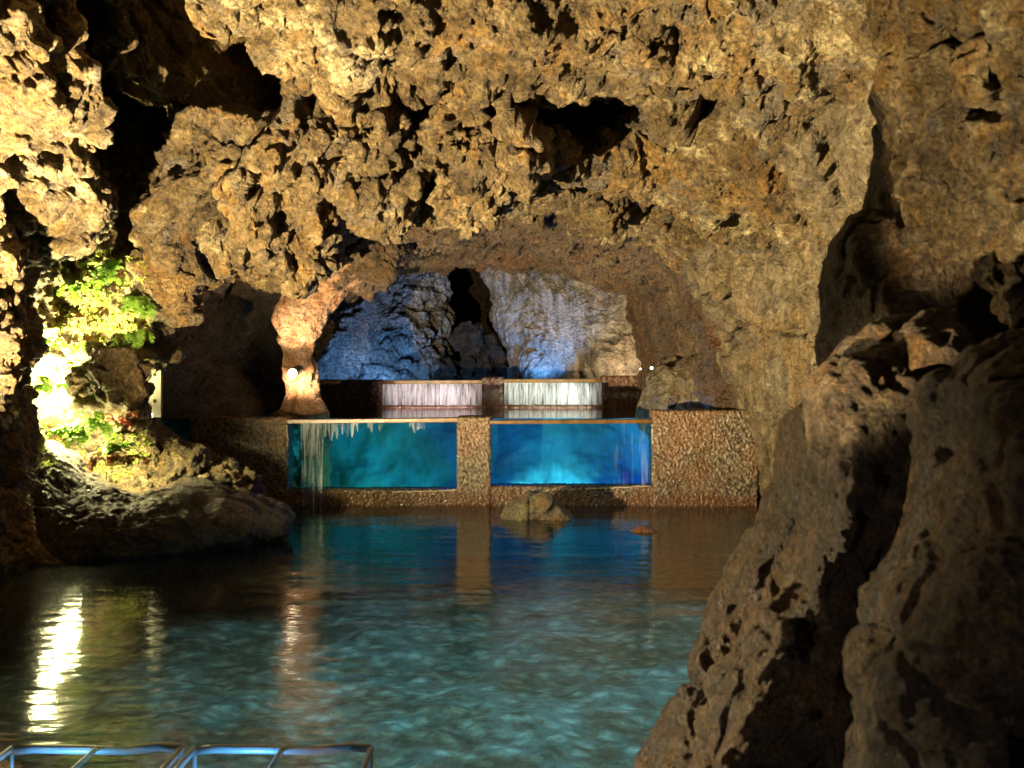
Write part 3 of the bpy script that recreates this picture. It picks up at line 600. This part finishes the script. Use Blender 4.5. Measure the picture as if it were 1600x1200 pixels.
weir(18.7, 0.3, [('side_block', X2(480), X2(597), 0.6, Z2(594), 0), ('pier', X2(753), X2(787), 0.6, Z2(590), 0), ('side_block', X2(940), X2(1020), 0.6, Z2(588), 0),
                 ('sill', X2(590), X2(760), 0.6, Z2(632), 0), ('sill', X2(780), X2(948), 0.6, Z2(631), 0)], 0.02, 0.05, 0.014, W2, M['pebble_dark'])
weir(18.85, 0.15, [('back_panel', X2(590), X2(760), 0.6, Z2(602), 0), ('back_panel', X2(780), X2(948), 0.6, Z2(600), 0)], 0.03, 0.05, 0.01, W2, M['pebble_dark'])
lip_box('lip', X2(596), X2(754), Z2(600), Z2(594), 18.68, 19.0, W2, -0.004)
lip_box('lip', X2(786), X2(941), Z2(598), Z2(592), 18.68, 19.0, W2, -0.004)

# basin behind the windows: side walls, floor and a curved lining, lit by its own lamps
def lining():
    nx, nz = 260, 90; x0, x1 = X1(330), X1(1150); zs = np.linspace(0, 1, nz)
    X, S = np.meshgrid(np.linspace(x0, x1, nx), zs)
    Yb = 14.95+1.15*(1-(1-S)**1.6)*0+1.2*np.cos(S*PI/2); Yb = 14.75+1.25*np.sin(np.clip(S*1.35, 0, 1)*PI/2)
    Zb = -0.25+1.30*np.clip((S-0.25)/0.75, 0, 1)**0.9
    q = np.stack([X.ravel()*0.9, Yb.ravel(), Zb.ravel()], 1); d = fbm(q*1.5, 4).reshape(X.shape)
    G = np.stack([X, Yb-0.17*d, Zb+0.10*d], -1)
    me = mesh_from('basin_lining', G.reshape(-1, 3), gfaces(nz, nx), M['tank']); link('basin_lining', me, kind='structure')
lining()
Lb = [('window_lamp_cyan', X1(418), 14.95, 0.6, 40, (0.02, 0.60, 0.80)), ('window_lamp_deep', X1(742), 15.3, 0.98, 40, (0.01, 0.13, 0.8)),
      ('window_lamp_blue', X1(1045), 14.92, 0.30, 80, (0.02, 0.16, 1.0)), ('window_lamp_green', X1(590), 14.86, 0.02, 30, (0.20, 0.85, 0.45)), ('window_lamp_pale', X1(850), 14.86, 0.09, 60, (0.25, 0.85, 0.9))]
spot('window_spot_teal', (X1(733), 14.92, 0.60), (X1(600), 15.6, 0.25), 150, (0.08, 0.80, 0.74), 76, 1.0, 0.1)
spot('window_spot_foam', (X1(748), 14.92, 0.60), (X1(850), 15.6, 0.12), 420, (0.40, 0.95, 0.90), 42, 1.0, 0.1)
for n_, x, y, z, p, c in Lb: point(n_, (x, y, z), p, c, 0.12)

# ---------------------------------------------------------------- falling water
def curtain(name, x0, x1, zt, zb, Y, mat, label, n=140, wob=0.02, cat='waterfall', group=None, flare=0.05, taper=0, rag=0.0):
    nz = 26; X, T = np.meshgrid(np.linspace(x0, x1, n), np.linspace(0, 1, nz)); q = np.stack([X.ravel()*14, 0*X.ravel(), T.ravel()*0.6], 1)
    d = perlin(q).reshape(X.shape)+0.5*perlin(q*2.7).reshape(X.shape)
    top = zt+0*X; bot = zb+0.012*perlin(np.stack([X.ravel()*9, 0*X.ravel(), 0*X.ravel()], 1)).reshape(X.shape)
    bot = bot+rag*(zt-zb)*np.clip(0.5+1.6*perlin(np.stack([X.ravel()*16, 0*X.ravel()+3, 0*X.ravel()], 1)).reshape(X.shape), 0, 1)
    xc = (x0+x1)/2; G = np.stack([xc+(X-xc)*(1-taper*T), Y-flare*np.sqrt(T)+wob*d, top+(bot-top)*T], -1)
    # give it a thickness: a second skin behind
    B = G.copy(); B[..., 1] += 0.012
    V = np.concatenate([G.reshape(-1, 3), B.reshape(-1, 3)]); f = np.concatenate([gfaces(nz, n), gfaces(nz, n, base=nz*n)[:, ::-1]])
    base = np.array([xc, Y, zb]); o = link(name, mesh_from(name, V-base, f, mat), None, label, cat, group); o.location = base
curtain('waterfall', X2(598), X2(753), Z2(600), Z2(633), 18.68, M['fall'], 'pinkish white curtain of water in the left opening of the far weir', n=220)
curtain('waterfall', X2(788), X2(940), Z2(598), Z2(632), 18.68, M['fall'], 'bright white curtain of water in the right opening of the far weir', n=220)
curtain('waterfall', X1(471), X1(507), Z1(660), Z1(802), 14.36, M['fall_stream'], 'narrow white stream spilling over the left window of the near weir', n=60, flare=0.04, taper=0.15)
curtain('waterfall', X1(506), X1(560), Z1(660), Z1(688), 14.37, M['fall_stream'], 'short drips under the lip just right of the narrow stream', n=60, flare=0.02, rag=0.9)
for a_, b_, zb_, lb_ in ((575, 598, 675, 'second patch of short drips under the lip of the left window'), (640, 664, 680, 'third patch of short drips under the left lip, nearest the middle pier')):
    curtain('waterfall', X1(a_), X1(b_), Z1(660), Z1(zb_), 14.37, M['fall_stream'], lb_, n=40, flare=0.02, rag=0.9)
curtain('waterfall', X1(960), X1(1012), Z1(661), Z1(762), 14.40, M['fall_thin'], 'faint thin veil of water over the right window of the near weir', n=60, flare=0.02)

# ---------------------------------------------------------------- lamp guards at the near edge of the pool
def guard(x0, x1, y0, y1, label):
    root = empty('lamp_guard', ((x0+x1)/2, (y0+y1)/2, -0.55), label, 'lamp guard', 'metal lamp guards at the near edge of the pool'); L = root.location
    def bar(pts, r, nm): m = MB(); m.tube([Vector(p)-L for p in pts], r, 10); return m.build(nm, M['bar_metal'], root, True)
    zt, zb = -0.012, -0.14
    bar([(x0, y1, zt-.01), (x0+.1, y1, zt), (x1-.25, y1, zt-.008), (x1-.1, y1, zt+.008), (x1, y1, zt)], 0.020, 'rail')
    bar([(x0, y0, zt), (x1, y0, zt)], 0.020, 'rail'); bar([(x0, y0, zt), (x0, y1, zt)], 0.015, 'side_rail'); bar([(x1, y0, zt), (x1, y1, zt)], 0.015, 'side_rail')
    bar([((x0+x1)/2, y0, zt), ((x0+x1)/2, y1, zt)], 0.013, 'crossbar')
    for yy in (y0, y1): bar([(x0, yy, zb), (x1, yy, zb)], 0.009, 'lower_rail')
    for xx in (x0, x1):
        for yy in (y0, y1): bar([(xx, yy, zt), (xx, yy, -0.56)], 0.010, 'leg')
    return root
for i, (x0, x1) in enumerate(((-2.27, -1.50), (-1.44, -0.64))):
    guard(x0, x1, 4.55, 5.16, ['left hand metal lamp guard frame at the bottom left corner', 'metal lamp guard frame nearer the middle of the bottom edge'][i])
    xm = x0+0.25; root = empty('underwater_light', (xm, 5.0, -0.2), ['blue underwater light inside the left lamp guard', 'blue underwater light inside the guard nearer the middle'][i], 'lamp')
    m = MB(); m.box((0, 0.02, 0), (0.26, 0.07, 0.05)); m.build('housing', M['black_metal'], root, bevel=0.01)
    m = MB(); m.box((0, 0.0, 0.03), (0.22, 0.05, 0.008)); m.build('lens', M['lens_blue'], root)
    m = MB(); m.box((0, 0.02, -0.19), (0.05, 0.05, 0.33)); m.build('stand', M['black_metal'], root)
    point('guard_glow', (xm, 4.98, -0.13), 8, (0.22, 0.55, 1.0), 0.03)
# white board at the left tunnel mouth
bd = empty('notice_board', at(230, 655, 13.1), 'grey white board with two glowing clips at the dark tunnel mouth on the left', 'board')
def bp(px0, px1, py0, py1, y, d, nm, mat, par=None, bev=0.004):
    a = at(px0, py1, 13.1)-bd.location; b = at(px1, py0, 13.1)-bd.location; m = MB()
    m.box(((a.x+b.x)/2, y, (a.z+b.z)/2), (b.x-a.x, d, b.z-a.z)); return m.build(nm, mat, par or bd, bevel=bev)
bp(206, 238, 569, 648, 0.03, 0.02, 'panel', M['white_paint']); pst = bp(239, 253, 567, 652, 0, 0.06, 'post', M['white_paint'])
bp(233, 240, 567, 579, -0.03, 0.03, 'clip', M['lens_gold']); bp(234, 240, 646, 652, -0.03, 0.03, 'clip', M['lens_gold'])  # clips glow with the lens material to give the board's two bright spots
for py in (585, 626): bp(240, 244, py-2, py+3, -0.034, 0.008, 'screw', M['black_metal'], bev=0)

# ---------------------------------------------------------------- plants
def fern(px, py, Y, n, size, mat, label, seed, droop=0.6, up=1.0, group='ferns on the left bank', spread=1.0):
    rd = random.Random(seed); m = MB(); base = at(px, py, Y)
    for i in range(n):
        a = rd.uniform(0, 2*PI); L = size*rd.uniform(.6, 1.15); el = rd.uniform(.3, 1.2)*up
        d = Vector((math.cos(a)*math.cos(el)*spread, -abs(math.sin(a))*math.cos(el)*.8, math.sin(el))); p = Vector((rd.uniform(-.3, .3)*size, rd.uniform(-.2, .2)*size, rd.uniform(-.12, .12)*size))
        pts = [p.copy()]; K = 20
        for k in range(K):
            p = p+d*(L/K); d = (d+Vector((0, 0, -droop*(k+1)/K*.35))).normalized(); pts.append(p.copy())
        m.tube(pts, [0.004*(1-.8*k/K) for k in range(K+1)], 4)
        for k in range(1, K+1):
            t = (pts[k]-pts[k-1]).normalized(); s = t.cross(Vector((rd.uniform(-.3, .3), rd.uniform(-.3, .3), 1))).normalized()
            ll = L*.20*math.sin(PI*min(1, (k+.6)/(K+1)))+.008
            for sg in (-1, 1):
                q = pts[k]; e = q+s*sg*ll+t*ll*.45+Vector((0, 0, -ll*.25)); w_ = t*min(ll*.2, .007)
                m.quad(q-w_*.5, q+s*sg*ll*.5+t*ll*.1-w_*.7, e, q+s*sg*ll*.45+t*ll*.4+w_*.5, q+w_*.6)
    o = m.build('fern', mat, label=label, cat='fern', group=group); o.location = base
G_ = M['fern']
ferns = [(165,440,12.10,26,.30,G_,'tall green fern clump at the top of the lit niche',1,.8,1.1),
 (205,470,12.10,22,.26,G_,'fern hanging at the right rim of the lit niche, level with the top clump',2,1.8,.4),
 (120,455,12.00,16,.20,G_,'small yellow lit fern at the upper left rim of the niche',3,1.2,.8),
 (215,520,12.20,20,.24,G_,'soft green fern lower on the right rim of the niche',4,1.8,.3),
 (85,540,11.90,18,.20,G_,'small fern halfway down the left rim of the niche, near the glare',5,1.2,.8),
 (140,540,12.30,14,.18,G_,'little fern deep in the middle of the niche',6,1.6,.5),
 (75,610,11.70,20,.20,G_,'bleached fern just above the floodlight',7,1.0,.9),
 (110,685,11.45,26,.24,G_,'glaring white lit fern beside the floodlight',8,.8,1.0),
 (150,670,11.50,28,.26,G_,'bushy bright fern right of the floodlight',9,.8,1.0),
 (195,705,11.55,28,.24,G_,'pale green fern at the right end of the lit clump',10,.9,.9),
 (160,715,11.45,24,.22,M['fern_dry'],'brown and green fern shaded under the bright clump',11,1.3,.6),
 (215,715,11.55,18,.18,M['fern_dry'],'dry fern straggling out to the right of the clump',12,1.3,.5),
 (190,660,11.80,16,.18,M['red_twig'],'reddish dry fern behind the bright clump, nearest the board',13,.9,.9)]
for a in ferns: fern(a[0], a[1], a[2], int(a[3]*0.5), a[4]*1.15, *a[5:])
fern(345, 655, 14.55, 16, .20, M['red_twig'], 'spidery red plant on top of the left block of the near weir', 20, 1.0, .6, group=None)
# mossy sprigs covering the lit niche rock: more than anyone could count
mp = G[..., :].reshape(-1, 3); mx, my = proj(mp); NN = gnormals(G).reshape(-1, 3)
nz_ = perlin(mp*2.6+2)+0.5*perlin(mp*8)
def pick(cond, n, seed):
    idx = np.nonzero(cond)[0]; r_ = np.random.RandomState(seed); return r_.choice(idx, min(n, len(idx)), replace=False)
base_ok = (mp[:, 1] > 10.6) & (mp[:, 1] < 13.7)
e1 = base_ok & (((mx-165)/85)**2+((my-460)/75)**2 < 1) & (nz_ > -0.12)
e2 = base_ok & (((mx-70)/38)**2+((my-590)/95)**2 < 1) & (nz_ > -0.2)
e3 = base_ok & (((mx-140)/95)**2+((my-700)/62)**2 < 1) & (nz_ > -0.3)
e4 = base_ok & (((mx-120)/70)**2+((my-560)/60)**2 < 1) & (nz_ > 0.25)
ids = np.concatenate([pick(e1, 600, 1), pick(e2, 60, 2), pick(e3, 650, 3), pick(e4, 100, 4)])
print('sprigs', len(ids))
rs = np.random.RandomState(9); Vm = []; Fm = []
for i_ in ids:
    b = mp[i_]; nrm = NN[i_]
    for k in range(5):
        d = nrm*0.7+rs.normal(size=3)*0.75+np.array([0, 0, -0.15]); d /= np.linalg.norm(d); Ls = rs.uniform(.02, .065)
        sd = np.cross(d, rs.normal(size=3)); sd /= np.linalg.norm(sd); wd = Ls*rs.uniform(.12, .25); n0 = len(Vm)
        Vm += [b, b+d*Ls*.55+sd*wd, b+d*Ls+np.array([0, 0, -.15*Ls]), b+d*Ls*.55-sd*wd]; Fm.append([n0, n0+1, n0+2, n0+3])
link('moss', mesh_from('moss', np.array(Vm), np.array(Fm), M['moss']), None, 'yellow green moss and tiny leaves coating the brightly lit rock niche on the left', 'moss', kind='stuff')
# floating leaf
m = MB(); K = 9; L = []
for i in range(K):
    t = i/(K-1); L.append((t, math.sin(PI*t)**.8*.3))
top = [Vector(((t-.5)*.14, w_*.05, .012+.02*(t-.5)**2*4)) for t, w_ in L]; bt = [Vector(((t-.5)*.14, -w_*.05, .012+.02*(t-.5)**2*4)) for t, w_ in L]
for i in range(K-1): m.quad(bt[i], bt[i+1], top[i+1], top[i])
for i in range(K-1): m.quad(*[p-Vector((0, 0, .003)) for p in (top[i], top[i+1], bt[i+1], bt[i])])
lf = m.build('fallen_leaf', M['leaf'], label='dry yellow leaf floating on the dark water near the left edge', cat='leaf'); lf.location = at(84, 959, 7.97); lf.location.z = 0.0
